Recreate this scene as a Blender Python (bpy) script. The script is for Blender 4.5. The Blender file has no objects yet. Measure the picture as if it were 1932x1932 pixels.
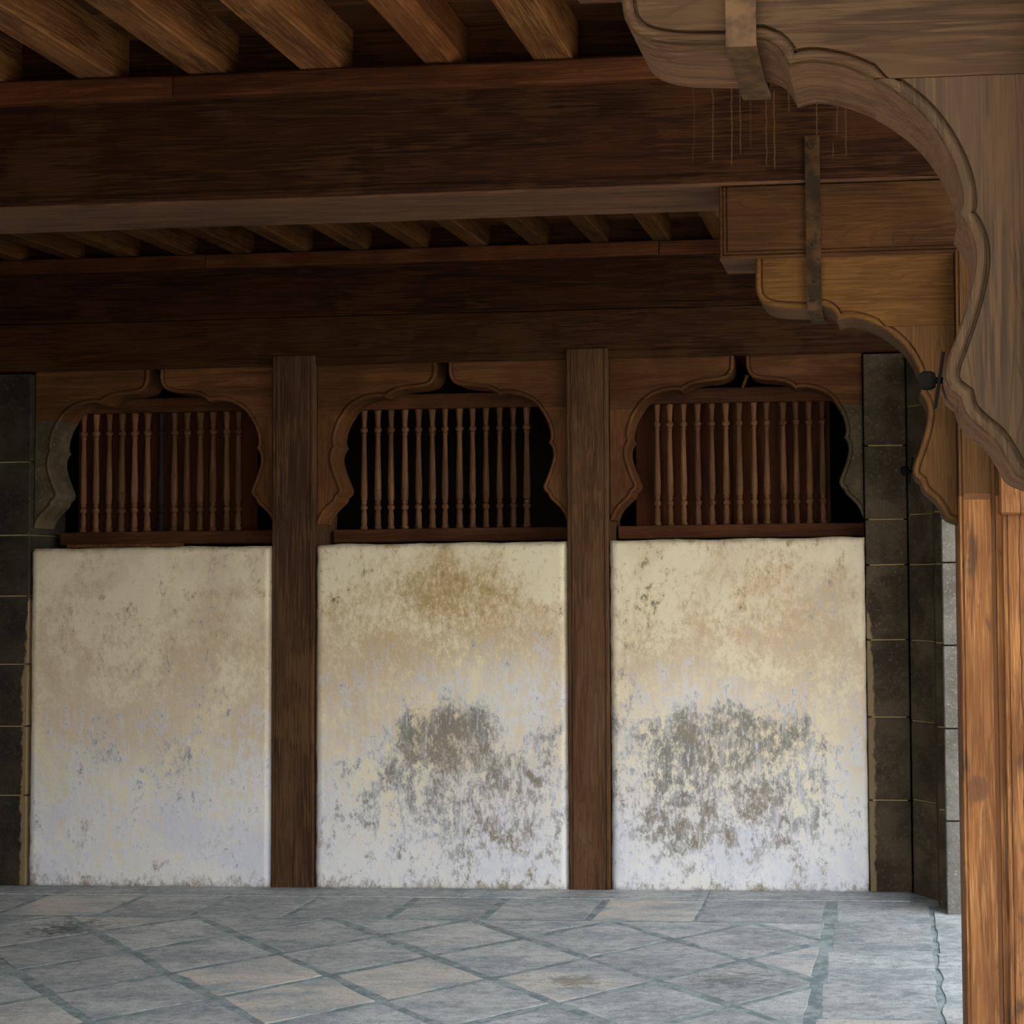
import bpy, bmesh, math, random
from mathutils import Vector, Matrix, noise
from mathutils.geometry import tessellate_polygon
random.seed(7)
S = bpy.context.scene
COL = S.collection

# ------------------------------------------------------------------ camera
# left square of a 3:2 frame taken with a 35 mm lens: principal point at (1449, 966) of 1932
F, CX, CY = 2817.0, 1449.0, 966.0
RM = Matrix(((0.99611221, 0.08744502, -0.01066916),
             (-0.01438379, 0.04196028, -0.99901574),
             (-0.08691127, 0.99528524, 0.04305494)))
EYE = Vector((0, 0, 1.5))
cd = bpy.data.cameras.new('camera'); cam = bpy.data.objects.new('camera', cd); COL.objects.link(cam)
cd.sensor_width = 36; cd.lens = F / 1932 * 36; cd.shift_x = -(CX - 966) / 1932; cd.shift_y = 0
cd.clip_start = .05; cd.clip_end = 200
m = Matrix((RM[0], -RM[1], -RM[2])).transposed().to_4x4(); m.translation = EYE
cam.matrix_world = m
S.camera = cam

# ------------------------------------------------------------------ world, sun, exposure
W = bpy.data.worlds.new('sky'); S.world = W; W.use_nodes = True
wt = W.node_tree
# hazy daylight: pale at the horizon, soft blue overhead
tc = wt.nodes.new('ShaderNodeTexCoord'); sx = wt.nodes.new('ShaderNodeSeparateXYZ'); wt.links.new(tc.outputs['Generated'], sx.inputs[0])
mr = wt.nodes.new('ShaderNodeMapRange'); mr.inputs[1].default_value = 0; mr.inputs[2].default_value = .9; wt.links.new(sx.outputs[2], mr.inputs[0])
mx_ = wt.nodes.new('ShaderNodeMix'); mx_.data_type = 'RGBA'; wt.links.new(mr.outputs[0], mx_.inputs[0])
mx_.inputs[6].default_value = (1.0, .985, .955, 1); mx_.inputs[7].default_value = (.66, .79, .97, 1)
wt.links.new(mx_.outputs[2], wt.nodes['Background'].inputs[0])
wt.nodes['Background'].inputs[1].default_value = 1.9
sd = bpy.data.lights.new('sun', 'SUN'); sd.energy = 5.0; sd.angle = math.radians(.6); sd.color = (1, .93, .82)
sun = bpy.data.objects.new('sun', sd); COL.objects.link(sun)
sun.rotation_euler = Vector((.12, .53, -1.0)).to_track_quat('-Z', 'Y').to_euler()
sun.location = (-2, -6, 12)
VS = S.view_settings
VS.view_transform = 'Standard'; VS.look = 'None'; VS.gamma = 1; VS.use_curve_mapping = False
VS.exposure = 1.6
S.cycles.max_bounces = 6; S.cycles.diffuse_bounces = 4; S.cycles.glossy_bounces = 2
S.cycles.use_adaptive_sampling = True; S.cycles.adaptive_threshold = .06; S.cycles.adaptive_min_samples = 20

def at(x, y, Y):
    d = RM.transposed() @ Vector(((x - CX) / F, (y - CY) / F, 1)); return EYE + d * (Y / d.y)

# ------------------------------------------------------------------ object helpers
def tag(o, label=None, cat=None, group=None, kind=None):
    if label: o['label'] = label
    if cat: o['category'] = cat
    if group: o['group'] = group
    if kind: o['kind'] = kind
    return o
ORG = {}
def empty(name, loc=(0, 0, 0)):
    o = bpy.data.objects.new(name, None); COL.objects.link(o); o.location = loc; o.empty_display_size = .1
    ORG[o] = Vector(loc); return o
def from_bm(name, bm, mat, parent=None, smooth=False):
    """world-space bmesh -> one object; the origin goes to the base of the thing (or to the parent's)"""
    bmesh.ops.recalc_face_normals(bm, faces=bm.faces)
    if parent is None:
        vs = [v.co for v in bm.verts]
        o0 = Vector(((min(v.x for v in vs) + max(v.x for v in vs)) / 2, (min(v.y for v in vs) + max(v.y for v in vs)) / 2, min(v.z for v in vs)))
    else:
        o0 = ORG[parent]
    bmesh.ops.translate(bm, verts=bm.verts, vec=-o0)
    me = bpy.data.meshes.new(name); bm.to_mesh(me); bm.free()
    if smooth:
        for p in me.polygons: p.use_smooth = True
    me.materials.append(mat)
    o = bpy.data.objects.new(name, me); COL.objects.link(o)
    if parent is None: o.location = o0
    else: o.parent = parent
    ORG[o] = o0
    return o
def add_box(bm, x0, x1, y0, y1, z0, z1, bevel=0, seg=1):
    r = bmesh.ops.create_cube(bm, size=1)
    vs = r['verts']
    for v in vs:
        v.co = Vector((x0 if v.co.x < 0 else x1, y0 if v.co.y < 0 else y1, z0 if v.co.z < 0 else z1))
    if bevel:
        es = list({e for v in vs for e in v.link_edges})
        bmesh.ops.bevel(bm, geom=es, offset=bevel, segments=seg, affect='EDGES', profile=.5)
def box(name, x0, x1, y0, y1, z0, z1, mat, parent=None, bevel=.004):
    bm = bmesh.new(); add_box(bm, x0, x1, y0, y1, z0, z1, bevel)
    return from_bm(name, bm, mat, parent)
def chamfer_rect(u0, u1, v0, v1, c):
    return [(u0 + c, v0), (u1 - c, v0), (u1, v0 + c), (u1, v1 - c), (u1 - c, v1), (u0 + c, v1), (u0, v1 - c), (u0, v0 + c)]
def timber(name, axis, a0, a1, sec, mat, parent=None, n=16, wob=.003, seed=0, drift=None):
    """prism along axis with a polygonal section; the stations wander a little as old hewn timber does"""
    bm = bmesh.new(); rings = []
    k = len(sec)
    for i in range(n + 1):
        t = i / n; a = a0 + (a1 - a0) * t
        du, dv = drift(t) if drift else (0, 0)
        ring = []
        for j, (u, v) in enumerate(sec):
            q = Vector((a * 1.7 + seed * 7.3, u * 3 + seed, v * 3))
            w = noise.noise_vector(q) * wob + noise.noise_vector(q * 5) * wob * .4
            u2, v2 = u + w.x + du, v + w.y + dv
            ring.append(bm.verts.new({'X': (a, u2, v2), 'Y': (u2, a, v2), 'Z': (u2, v2, a)}[axis]))
        rings.append(ring)
    for r0, r1 in zip(rings, rings[1:]):
        for j in range(k): bm.faces.new((r0[j], r0[(j + 1) % k], r1[(j + 1) % k], r1[j]))
    bm.faces.new(rings[0]); bm.faces.new(rings[-1])
    return from_bm(name, bm, mat, parent)
def smooth_path(segs, step=.008):
    """segs: list of point lists joined at sharp corners; Catmull-Rom inside each"""
    out = []
    for s in segs:
        s = [Vector(p) for p in s]
        pts = []
        for i in range(len(s) - 1):
            p0, p1, p2, p3 = s[max(i - 1, 0)], s[i], s[i + 1], s[min(i + 2, len(s) - 1)]
            if i == 0: p0 = p1 * 2 - p2
            if i == len(s) - 2: p3 = p2 * 2 - p1
            m_ = max(1, int((p2 - p1).length / step))
            for q in range(m_):
                t = q / m_
                pts.append(.5 * ((2 * p1) + (p2 - p0) * t + (2 * p0 - 5 * p1 + 4 * p2 - p3) * t * t + (3 * p1 - p0 - 3 * p2 + p3) * t ** 3))
        pts.append(s[-1])
        if out: pts = pts[1:]
        out += pts
    return out
def carved_board(name, path, close, y0, y1, mat, parent, prof=None, edge=None):
    """board lying in XZ whose carved edge (path) carries a bead and an incised line on its front; close = the plain corners"""
    n = len(path)
    poly = path + close
    area = sum(p.x * q.y - q.x * p.y for p, q in zip(poly, poly[1:] + poly[:1])) / 2
    sg = 1 if area > 0 else -1
    nor = []
    for i in range(n):
        if i == 0: nor.append((close[-1] - path[0]).normalized()); continue
        if i == n - 1: nor.append((close[0] - path[-1]).normalized()); continue
        d0 = (path[i] - path[i - 1]).normalized(); d1 = (path[i + 1] - path[i]).normalized()
        n0 = Vector((-d0.y, d0.x)) * sg; n1 = Vector((-d1.y, d1.x)) * sg
        s = n0 + n1
        if s.length < 1e-4: s = n0.copy()
        s.normalize(); nor.append(s / max(.55, s.dot(n0)))
    if prof is None:
        prof = [(0, None), (0, .007), (.003, .002), (.007, 0), (.013, .001), (.0165, .004), (.0175, .011), (.0205, .011), (.0225, .004)]
    bm = bmesh.new(); loops = []
    zlo, zhi = min(p.y for p in poly), max(p.y for p in poly); xlo, xhi = min(p.x for p in poly), max(p.x for p in poly)
    for d, h in prof:
        yy = y1 if h is None else y0 + h
        loops.append([bm.verts.new((min(xhi, max(xlo, p.x + q.x * d)), yy, min(zhi - abs(i_ - 0) * 1e-6, max(zlo + 1e-6 * i_, p.y + q.y * d)))) for i_, (p, q) in enumerate(zip(path, nor))])
    for a, b in zip(loops, loops[1:]):
        for i in range(n - 1):
            try: f_ = bm.faces.new((a[i], a[i + 1], b[i + 1], b[i]))
            except ValueError: continue
            if edge and a is loops[0]: f_.material_index = 1
    hf = prof[-1][1]
    cf = [bm.verts.new((p.x, y0 + hf, p.y)) for p in close]; cb = [bm.verts.new((p.x, y1, p.y)) for p in close]
    for ring in (loops[-1] + cf, loops[0] + cb):
        for t3 in tessellate_polygon([[Vector((v.co.x, v.co.z, 0)) for v in ring]]):
            try: bm.faces.new([ring[q] for q in t3])
            except ValueError: pass
    for i in range(len(close) - 1): bm.faces.new((cf[i], cf[i + 1], cb[i + 1], cb[i]))
    bm.faces.new([l[0] for l in loops] + [cf[-1], cb[-1]])
    bm.faces.new([l[-1] for l in loops] + [cf[0], cb[0]])
    o = from_bm(name, bm, mat, parent)
    if edge: o.data.materials.append(edge)
    return o
def ribbon(bm, pts, w, th, x):
    """flat iron bar: centre line pts in (Y, Z), thickness th, width w about x"""
    nor = []
    for i in range(len(pts)):
        d = Vector((0, 0))
        if i: d += (Vector(pts[i]) - Vector(pts[i - 1])).normalized()
        if i < len(pts) - 1: d += (Vector(pts[i + 1]) - Vector(pts[i])).normalized()
        d.normalize(); nor.append(Vector((-d.y, d.x)))
    rg = []
    for p, q in zip(pts, nor):
        p = Vector(p); a = p + q * th / 2; b = p - q * th / 2
        rg.append([bm.verts.new((x - w / 2, a.x, a.y)), bm.verts.new((x + w / 2, a.x, a.y)), bm.verts.new((x + w / 2, b.x, b.y)), bm.verts.new((x - w / 2, b.x, b.y))])
    for a, b in zip(rg, rg[1:]):
        for j in range(4): bm.faces.new((a[j], a[(j + 1) % 4], b[(j + 1) % 4], b[j]))
    bm.faces.new(rg[0]); bm.faces.new(rg[-1])
def lathe(bm, prof, seg=12, base=Vector((0, 0, 0)), axis='Z'):
    rings = []
    for r, h in prof:
        ring = []
        for k in range(seg):
            a = 2 * math.pi * k / seg
            c = (r * math.cos(a), r * math.sin(a), h) if axis == 'Z' else ((h, r * math.cos(a), r * math.sin(a)) if axis == 'X' else (r * math.cos(a), h, r * math.sin(a)))
            ring.append(bm.verts.new(base + Vector(c)))
        rings.append(ring)
    for a, b in zip(rings, rings[1:]):
        for k in range(seg): bm.faces.new((a[k], a[(k + 1) % seg], b[(k + 1) % seg], b[k]))
    bm.faces.new(rings[0]); bm.faces.new(rings[-1])

# ------------------------------------------------------------------ materials
def lin(c): return tuple(((v / 255) / 12.92 if v / 255 <= .04045 else ((v / 255 + .055) / 1.055) ** 2.4) for v in c) + (1,)
class NT:
    def __init__(s, name, rough=.7, spec=.3):
        s.m = bpy.data.materials.new(name); s.m.use_nodes = True; s.t = s.m.node_tree
        s.b = s.t.nodes['Principled BSDF']; s.b.inputs['Roughness'].default_value = rough
        s.b.inputs['Specular IOR Level'].default_value = spec
        s.pos = s.t.nodes.new('ShaderNodeNewGeometry').outputs['Position']
        x = s.t.nodes.new('ShaderNodeSeparateXYZ'); s.L(s.pos, x.inputs[0]); s.X, s.Y, s.Z = x.outputs
        s._rnd = None
    def L(s, a, b): s.t.links.new(a, b)
    def put(s, v, sock):
        if hasattr(v, 'links'): s.L(v, sock)
        else: sock.default_value = v
    def M(s, op, a, b=0., c=0.):
        n = s.t.nodes.new('ShaderNodeMath'); n.operation = op
        for i, v in enumerate((a, b, c)): s.put(v, n.inputs[i])
        return n.outputs[0]
    def rnd(s):
        if s._rnd is None: s._rnd = s.t.nodes.new('ShaderNodeObjectInfo').outputs['Random']
        return s._rnd
    def vec(s, sc, off=None):
        n = s.t.nodes.new('ShaderNodeVectorMath'); n.operation = 'MULTIPLY'; s.L(s.pos, n.inputs[0]); n.inputs[1].default_value = sc
        if off is None: return n.outputs[0]
        k = s.t.nodes.new('ShaderNodeVectorMath'); k.operation = 'ADD'; s.L(n.outputs[0], k.inputs[0])
        if hasattr(off, 'links'):
            cmb = s.t.nodes.new('ShaderNodeCombineXYZ')
            for i in range(3): s.L(off, cmb.inputs[i])
            s.L(cmb.outputs[0], k.inputs[1])
        else: k.inputs[1].default_value = off
        return k.outputs[0]
    def noise(s, scale=5, detail=6, rough=.6, dist=0, vec=None, typ=None):
        n = s.t.nodes.new('ShaderNodeTexNoise'); n.inputs['Scale'].default_value = scale; n.inputs['Detail'].default_value = detail
        n.inputs['Roughness'].default_value = rough; n.inputs['Distortion'].default_value = dist
        s.L(vec if vec is not None else s.pos, n.inputs['Vector']); return n.outputs[0]
    def ramp(s, v, lo, hi):
        n = s.t.nodes.new('ShaderNodeMapRange'); n.interpolation_type = 'SMOOTHSTEP'
        s.put(v, n.inputs[0]); n.inputs[1].default_value = lo; n.inputs[2].default_value = hi
        return n.outputs[0]
    def mix(s, f, a, b, mode='MIX'):
        n = s.t.nodes.new('ShaderNodeMix'); n.data_type = 'RGBA'; n.blend_type = mode
        s.put(f, n.inputs[0])
        for v, k in ((a, 6), (b, 7)): s.put(lin(v) if isinstance(v, tuple) and len(v) == 3 else v, n.inputs[k])
        return n.outputs[2]
    def val(s, c, f):
        n = s.t.nodes.new('ShaderNodeVectorMath'); n.operation = 'SCALE'; s.L(c, n.inputs[0]); s.put(f, n.inputs['Scale']); return n.outputs[0]
    def col(s, c): s.put(c, s.b.inputs['Base Color'])
    def bump(s, h, strength=.3, dist=.01):
        n = s.t.nodes.new('ShaderNodeBump'); n.inputs['Strength'].default_value = strength; n.inputs['Distance'].default_value = dist
        s.L(h, n.inputs['Height']); s.L(n.outputs[0], s.b.inputs['Normal'])

def warm(c, k=.88): return (c[0], int(c[1] * .95), int(c[2] * k))
def wood(name, dark, mid, light, axis='X', rough=.7, spec=.08, dust=None, dust_amt=.3, marks=None, bump=.5, tone=.80):
    dark, mid, light = warm(dark), warm(mid), warm(light)
    if dust: dust = warm(dust)
    T = NT(name, rough, spec)
    g = {'X': (1.0, 11, 11), 'Y': (11, 1.0, 11), 'Z': (11, 11, 1.0)}[axis]
    off = T.M('MULTIPLY', T.rnd(), 40)
    n1 = T.noise(1.0, 3, .62, 1.0, T.vec(g, off))                      # broad grain
    n2 = T.noise(1.0, 2, .7, 0, T.vec(tuple(q * (11 if q > 2 else 5) for q in g), off))  # fine fibres
    n3 = T.noise(2.3, 3, .62, 0, T.vec((1, 1, 1), off))               # broad patches
    c = T.mix(T.ramp(n1, .34, .66), dark, mid)
    c = T.mix(T.M('MULTIPLY', T.ramp(n2, .42, .7), .42), c, light)
    c = T.mix(T.M('MULTIPLY', T.ramp(n3, .4, .62), .6), c, dark)
    ln = T.M('SUBTRACT', 1., T.ramp(T.M('ABSOLUTE', T.M('SUBTRACT', T.M('FRACT', T.M('MULTIPLY', n1, 11.)), .5)), .02, .2))
    c = T.mix(T.M('MULTIPLY', T.M('MULTIPLY', ln, T.ramp(n2, .35, .6)), .34), c, tuple(int(q * .62) for q in dark))
    if dust:
        c = T.mix(T.M('MULTIPLY', T.ramp(T.M('ADD', n3, T.M('MULTIPLY', T.M('SUBTRACT', n2, n1), .45)), .5, .62), dust_amt), c, dust)
    if marks: c = marks(T, c)
    c = T.val(c, T.M('ADD', .86 * tone, T.M('MULTIPLY', T.rnd(), .28 * tone)))
    T.col(c)
    T.bump(T.M('SUBTRACT', n2, T.M('MULTIPLY', ln, .25)), bump, .005)
    return T.m

def drips(T, c):
    # pale lime runs on the beam face, in the stretch above the bracket
    v = T.vec((1, .1, .12))
    w = T.M('ADD', T.X, T.M('MULTIPLY', T.M('SUBTRACT', T.noise(6, 3, .5, 0, T.vec((.4, .4, 1.2))), .5), .035))
    k = None
    for x0, zl, zh, a in ((-.55, 2.76, 3.02, .5), (-.49, 2.745, 3.02, .6), (-.463, 2.78, 3.02, .5), (-.43, 2.8, 3.0, .25), (-.38, 2.74, 2.99, .5), (-.355, 2.73, 2.97, .6), (-.61, 2.76, 3.02, .25),
                       (-.31, 2.9, 3.0, .5), (-.225, 2.75, 2.95, .5), (-.165, 2.83, 2.93, .4), (-.14, 2.76, 2.92, .4), (-.178, 2.76, 2.8, .4)):
        q = T.M('MULTIPLY', T.M('SUBTRACT', 1., T.ramp(T.M('ABSOLUTE', T.M('SUBTRACT', w, x0)), .0006, .003)), a)
        q = T.M('MULTIPLY', q, T.M('MULTIPLY', T.ramp(T.Z, zl, zl + .02), T.M('SUBTRACT', 1., T.ramp(T.Z, zh, zh + .02))))
        k = q if k is None else T.M('MAXIMUM', k, q)
    return T.mix(k, c, (112, 88, 60))
BEAM = wood('wood_beam_dark', (34, 19, 11), (58, 34, 20), (86, 55, 33), 'X', dust=(90, 62, 38), dust_amt=.35)
BEAMD = wood('wood_beam_with_drips', (34, 19, 11), (58, 34, 20), (86, 55, 33), 'X', dust=(90, 62, 38), dust_amt=.35, marks=drips)
BEAM2 = wood('wood_wall_beam', (48, 29, 17), (76, 49, 29), (100, 69, 42), 'X', dust=(98, 70, 43), dust_amt=.4)
RED = wood('wood_red_ledge', (60, 34, 21), (98, 60, 38), (126, 84, 54), 'X')
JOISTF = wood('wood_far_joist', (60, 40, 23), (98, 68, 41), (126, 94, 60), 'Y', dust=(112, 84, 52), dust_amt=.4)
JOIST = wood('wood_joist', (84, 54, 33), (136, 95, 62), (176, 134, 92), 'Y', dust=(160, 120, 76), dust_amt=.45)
LOG = wood('wood_orange_log', (92, 58, 36), (132, 88, 57), (160, 112, 75), 'Y', dust=(146, 96, 58), dust_amt=.5)
PLANKM = wood('wood_ceiling_plank', (62, 40, 25), (104, 68, 42), (130, 90, 58), 'X')
ARCH = wood('wood_arch_board', (76, 50, 31), (114, 79, 50), (140, 102, 68), 'X')
ARCHV = wood('wood_arch_side_board', (82, 54, 34), (118, 82, 53), (144, 106, 70), 'Z')
GRILL = wood('wood_baluster', (92, 65, 46), (130, 97, 70), (158, 124, 92), 'Z', rough=.5)
RAIL = wood('wood_screen_rail', (68, 43, 28), (98, 65, 43), (118, 83, 56), 'X')
BACKB = wood('wood_back_board', (60, 32, 17), (84, 46, 24), (100, 60, 33), 'Z')
COAL = wood('wood_blackened', (30, 28, 28), (46, 43, 42), (60, 56, 54), 'Z')
BRU = wood('wood_bracket_horizontal', (80, 55, 29), (108, 78, 43), (128, 96, 58), 'X', dust=(122, 92, 52), dust_amt=.4)
BRL = wood('wood_bracket_vertical', (78, 55, 32), (104, 76, 46), (124, 95, 62), 'Z', dust=(114, 86, 54), dust_amt=.4)
WORN_UPLIT = wood('wood_worn_uplit_edge', (72, 52, 40), (102, 76, 60), (128, 99, 79), 'X', dust=(122, 95, 77), dust_amt=.4)  # worn wood, paled to stand in for light bounced off the floor
CORB = wood('wood_corbel', (58, 38, 22), (84, 57, 34), (106, 76, 47), 'X', dust=(100, 72, 44), dust_amt=.4)
FRU = wood('wood_front_bracket_horizontal', (44, 32, 19), (66, 49, 30), (83, 64, 42), 'X', dust=(79, 62, 41), dust_amt=.4)
FRL = wood('wood_front_bracket_vertical', (46, 36, 25), (66, 52, 36), (84, 68, 49), 'Z', dust=(78, 57, 37), dust_amt=.45)
def split(T, c):
    ck = T.M('ADD', T.X, T.M('MULTIPLY', T.M('SUBTRACT', T.noise(7, 3, .6, 0, T.vec((.3, .3, 1))), .5), .012))
    ck = T.M('SUBTRACT', 1., T.ramp(T.M('ABSOLUTE', T.M('SUBTRACT', ck, -2.975)), .0008, .0034))
    ck = T.M('MULTIPLY', ck, T.M('SUBTRACT', 1., T.ramp(T.Z, .2, .26)))
    return T.mix(T.M('MULTIPLY', ck, .9), c, (22, 15, 11))
POST = wood('wood_wall_post', (68, 49, 36), (98, 74, 54), (122, 96, 71), 'Z', dust=(126, 97, 68), dust_amt=.4, marks=split)
def burns(T, c):
    n = T.noise(1.0, 3, .55, .4, T.vec((17, 17, 6)))
    n2 = T.noise(1.0, 3, .5, .4, T.vec((9, 9, 3.2), (3, 1, 2)))
    k = T.M('MULTIPLY', T.ramp(n, .52, .66), T.ramp(n2, .43, .55))
    c = T.mix(T.M('MULTIPLY', k, .8), c, (66, 46, 32))
    ck = T.M('ADD', T.X, T.M('MULTIPLY', T.M('SUBTRACT', T.noise(5, 3, .6, 0, T.vec((.3, .3, 1))), .5), .03))
    ck = T.M('SUBTRACT', 1., T.ramp(T.M('ABSOLUTE', T.M('SUBTRACT', ck, .354)), .0006, .0026))
    c = T.mix(T.M('MULTIPLY', ck, .85), c, (40, 26, 18))
    # a round knot
    d = T.M('SQRT', T.M('ADD', T.M('POWER', T.M('DIVIDE', T.M('SUBTRACT', T.X, .222), .036), 2.), T.M('POWER', T.M('DIVIDE', T.M('SUBTRACT', T.Z, .872), .042), 2.)))
    return T.mix(T.M('MULTIPLY', T.M('SUBTRACT', 1., T.ramp(d, .7, 1.1)), .8), c, (88, 58, 38))
PILL = wood('wood_pillar', (96, 64, 38), (144, 101, 62), (182, 139, 94), 'Z', marks=burns, spec=.12, tone=1.0)
PUTTY = NT('brown_filler', .8, .2); PUTTY.col(PUTTY.mix(PUTTY.noise(20, 4), (84, 54, 30), (108, 70, 40))); PUTTY = PUTTY.m
def iron():
    T = NT('rusty_iron', .75, .1)
    n = T.noise(14, 6, .65); n2 = T.noise(40, 4, .6)
    c = T.mix(T.ramp(n, .4, .62), (44, 33, 22), (76, 54, 33)); c = T.mix(T.ramp(n2, .6, .7), c, (30, 26, 24))
    T.col(c); T.bump(n2, .4, .003); return T.m
IRON = iron()
T = NT('black_iron', .9, .05); T.col(lin((16, 13, 12))); T.bump(T.noise(60, 3), .3, .002); BLACK = T.m

def plaster():
    T = NT('weathered_plaster', .9, .12)
    X, Z = T.X, T.Z
    nA = T.noise(2.6, 5, .62, .4); nB = T.noise(10, 6, .7, .3, T.vec((1, 1, .75), (5, 2, 1)))
    nC = T.noise(38, 5, .8, .2, T.vec((1, 1, .62))); nD = T.noise(1.0, 4, .6, .3, T.vec((40, 40, 5)))
    cen = lambda n, f: T.M('MULTIPLY', T.M('SUBTRACT', n, .5), f)
    def add(*a):
        r = a[0]
        for q in a[1:]: r = T.M('ADD', r, q)
        return r
    def inside(e, lo=.3, hi=1.1): return T.M('SUBTRACT', 1., T.ramp(e, lo, hi))
    def ell(x, z, rx, rz, a=1., lo=.3, hi=1.15):
        e = T.M('SQRT', T.M('ADD', T.M('POWER', T.M('DIVIDE', T.M('SUBTRACT', X, x), rx), 2.), T.M('POWER', T.M('DIVIDE', T.M('SUBTRACT', Z, z), rz), 2.)))
        return T.M('MULTIPLY', inside(e, lo, hi), a)
    def mx(*a):
        r = a[0]
        for q in a[1:]: r = T.M('MAXIMUM', r, q)
        return r
    mott = add(cen(nB, 2.8), cen(nC, 3.2)); ragged = add(mott, cen(nD, 1.2))
    # cream limewash rubbed to a pinkish tan in patches
    c = T.mix(T.ramp(nA, .4, .6), (230, 217, 186), (220, 204, 174))
    band = inside(T.M('DIVIDE', T.M('ABSOLUTE', T.M('SUBTRACT', Z, .95)), .62), .2, 1.15)
    c = T.mix(T.M('MULTIPLY', T.ramp(add(T.M('MULTIPLY', band, .75), cen(nA, 3.0), mott), -.1, 1.3), .85), c, (204, 179, 148))
    # ochre patches high on the middle and right panels
    oc = mx(ell(-2.24, 1.35, .85, .5), ell(-.85, 1.25, .9, .55, .6))
    c = T.mix(T.M('MULTIPLY', T.ramp(add(oc, mott, cen(nA, 1.)), .2, 1.5), .7), c, (190, 164, 114))
    c = T.mix(T.M('MULTIPLY', T.ramp(add(ell(-2.18, 1.42, .5, .24), cen(nC, 2.5), cen(nA, 3.)), .45, 1.4), .7), c, (164, 138, 84))
    # white salts creeping up, mottled
    wz = T.M('SUBTRACT', 1.42, T.M('MULTIPLY', Z, 1.5))
    wz = add(wz, T.M('MULTIPLY', T.ramp(X, -3.3, -2.4), .16), ell(-2.0, .95, .5, .35, .45), ell(-1.0, .85, .5, .35, .4))
    c = T.mix(T.M('MULTIPLY', T.ramp(add(wz, ragged, cen(nA, 1.6)), -.1, 1.15), .92), c, (224, 223, 222))
    lo = inside(T.M('DIVIDE', Z, .62), .2, 1.)
    c = T.mix(T.M('MULTIPLY', T.ramp(add(T.M('MULTIPLY', lo, .7), cen(nC, 3.), cen(nA, 3.)), .3, 1.1), .6), c, (204, 206, 218))
    c = T.mix(T.M('MULTIPLY', T.ramp(add(T.M('MULTIPLY', lo, .3), cen(nB, 4.), cen(nC, 1.)), .45, 1.1), .5), c, (196, 182, 148))
    # grey-brown damp stains with ragged edges
    st = mx(ell(-2.2, .72, .36, .27, 1.1), ell(-2.12, .45, .8, .46, .7), ell(-.86, .7, .66, .25), ell(-.84, .42, .8, .46, .72), ell(-1.68, .5, .12, .55, .55),
            ell(-1.36, .8, .14, .5, .5), ell(-3.6, .62, .2, .22, .42), ell(-3.9, .72, .3, .2, .3))
    sm = T.ramp(add(st, T.M('MULTIPLY', ragged, .95)), .3, 1.15)
    c = T.mix(T.M('MULTIPLY', sm, .85), c, T.mix(T.ramp(nA, .42, .58), (108, 104, 92), (124, 108, 84)))
    fl = T.M('MULTIPLY', T.ramp(add(cen(nC, 1.), cen(nD, 1.2)), .04, .32), T.ramp(st, .08, .4))
    c = T.mix(T.M('MULTIPLY', fl, .75), c, (226, 227, 232))
    # mould marks near the top
    up = mx(ell(-2.75, 1.5, .2, .3), ell(-1.2, 1.42, .26, .32), ell(-.8, 1.3, .6, .35, .55), ell(-1.68, 1.35, .09, .35, .8), ell(-3.2, 1.3, .16, .3, .4))
    c = T.mix(T.M('MULTIPLY', T.ramp(add(T.M('MULTIPLY', up, .55), cen(nC, 3.4), cen(nB, 2.6)), .85, 1.25), .7), c, (112, 112, 98))
    # grime: pits, dirty foot, dusty head
    c = T.mix(T.M('MULTIPLY', T.ramp(nC, .6, .75), .4), c, (140, 128, 106))
    c = T.mix(T.M('MULTIPLY', T.ramp(add(T.M('SUBTRACT', 1., T.M('DIVIDE', Z, .11)), mott), .4, 1.4), .7), c, (132, 118, 98))
    c = T.mix(T.M('MULTIPLY', T.ramp(add(T.M('DIVIDE', T.M('SUBTRACT', Z, 1.62), .06), cen(nB, 2.)), .5, 1.3), .6), c, (140, 124, 92))
    T.col(c)
    T.bump(T.M('ADD', nB, T.M('MULTIPLY', nC, .6)), .3, .01); return T.m
PLAST = plaster()

def stone(name, a, b, smear=False, bumpy=.6):
    T = NT(name, .9, .06)
    n = T.noise(5, 4, .65); n2 = T.noise(70, 3, .7); n3 = T.noise(18, 4, .6)
    c = T.mix(T.ramp(n, .35, .65), a, b)
    c = T.mix(T.M('MULTIPLY', T.ramp(n2, .55, .7), .35), c, tuple(min(255, int(q * 1.5)) for q in b))
    if smear:
        e = T.M('MINIMUM', T.M('ABSOLUTE', T.M('SUBTRACT', T.X, -.163)), T.M('ABSOLUTE', T.M('SUBTRACT', T.X, -4.346)))
        lo = T.M('SUBTRACT', 1., T.ramp(T.Z, .9, 1.75))
        k = T.ramp(T.M('ADD', T.M('SUBTRACT', T.M('MULTIPLY', lo, .045), e), T.M('MULTIPLY', T.M('SUBTRACT', n3, .5), .05)), .004, .016)
        c = T.mix(T.M('MULTIPLY', k, .65), c, (150, 128, 94))
    c = T.val(c, T.M('ADD', .85, T.M('MULTIPLY', T.rnd(), .3)))
    T.col(c); T.bump(T.M('ADD', T.M('MULTIPLY', n2, .5), n3), bumpy, .006); return T.m
BASALT = stone('dark_basalt', (56, 48, 38), (82, 71, 56), True)
BASALT0 = stone('darker_basalt', (42, 37, 31), (60, 53, 43), True)  # darker basalt tone for the left pier
BASALT2 = stone('dressed_stone_lit_grey', (96, 92, 84), (120, 116, 108), False, 1.0)  # paler grey: light on the front face is painted into this stone
JAMB = stone('carved_jamb_stone', (66, 57, 43), (92, 80, 61))
T = NT('cream_mortar', .9, .1); T.col(T.mix(T.noise(16, 5), (120, 104, 74), (176, 154, 112))); MORT = T.m
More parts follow.
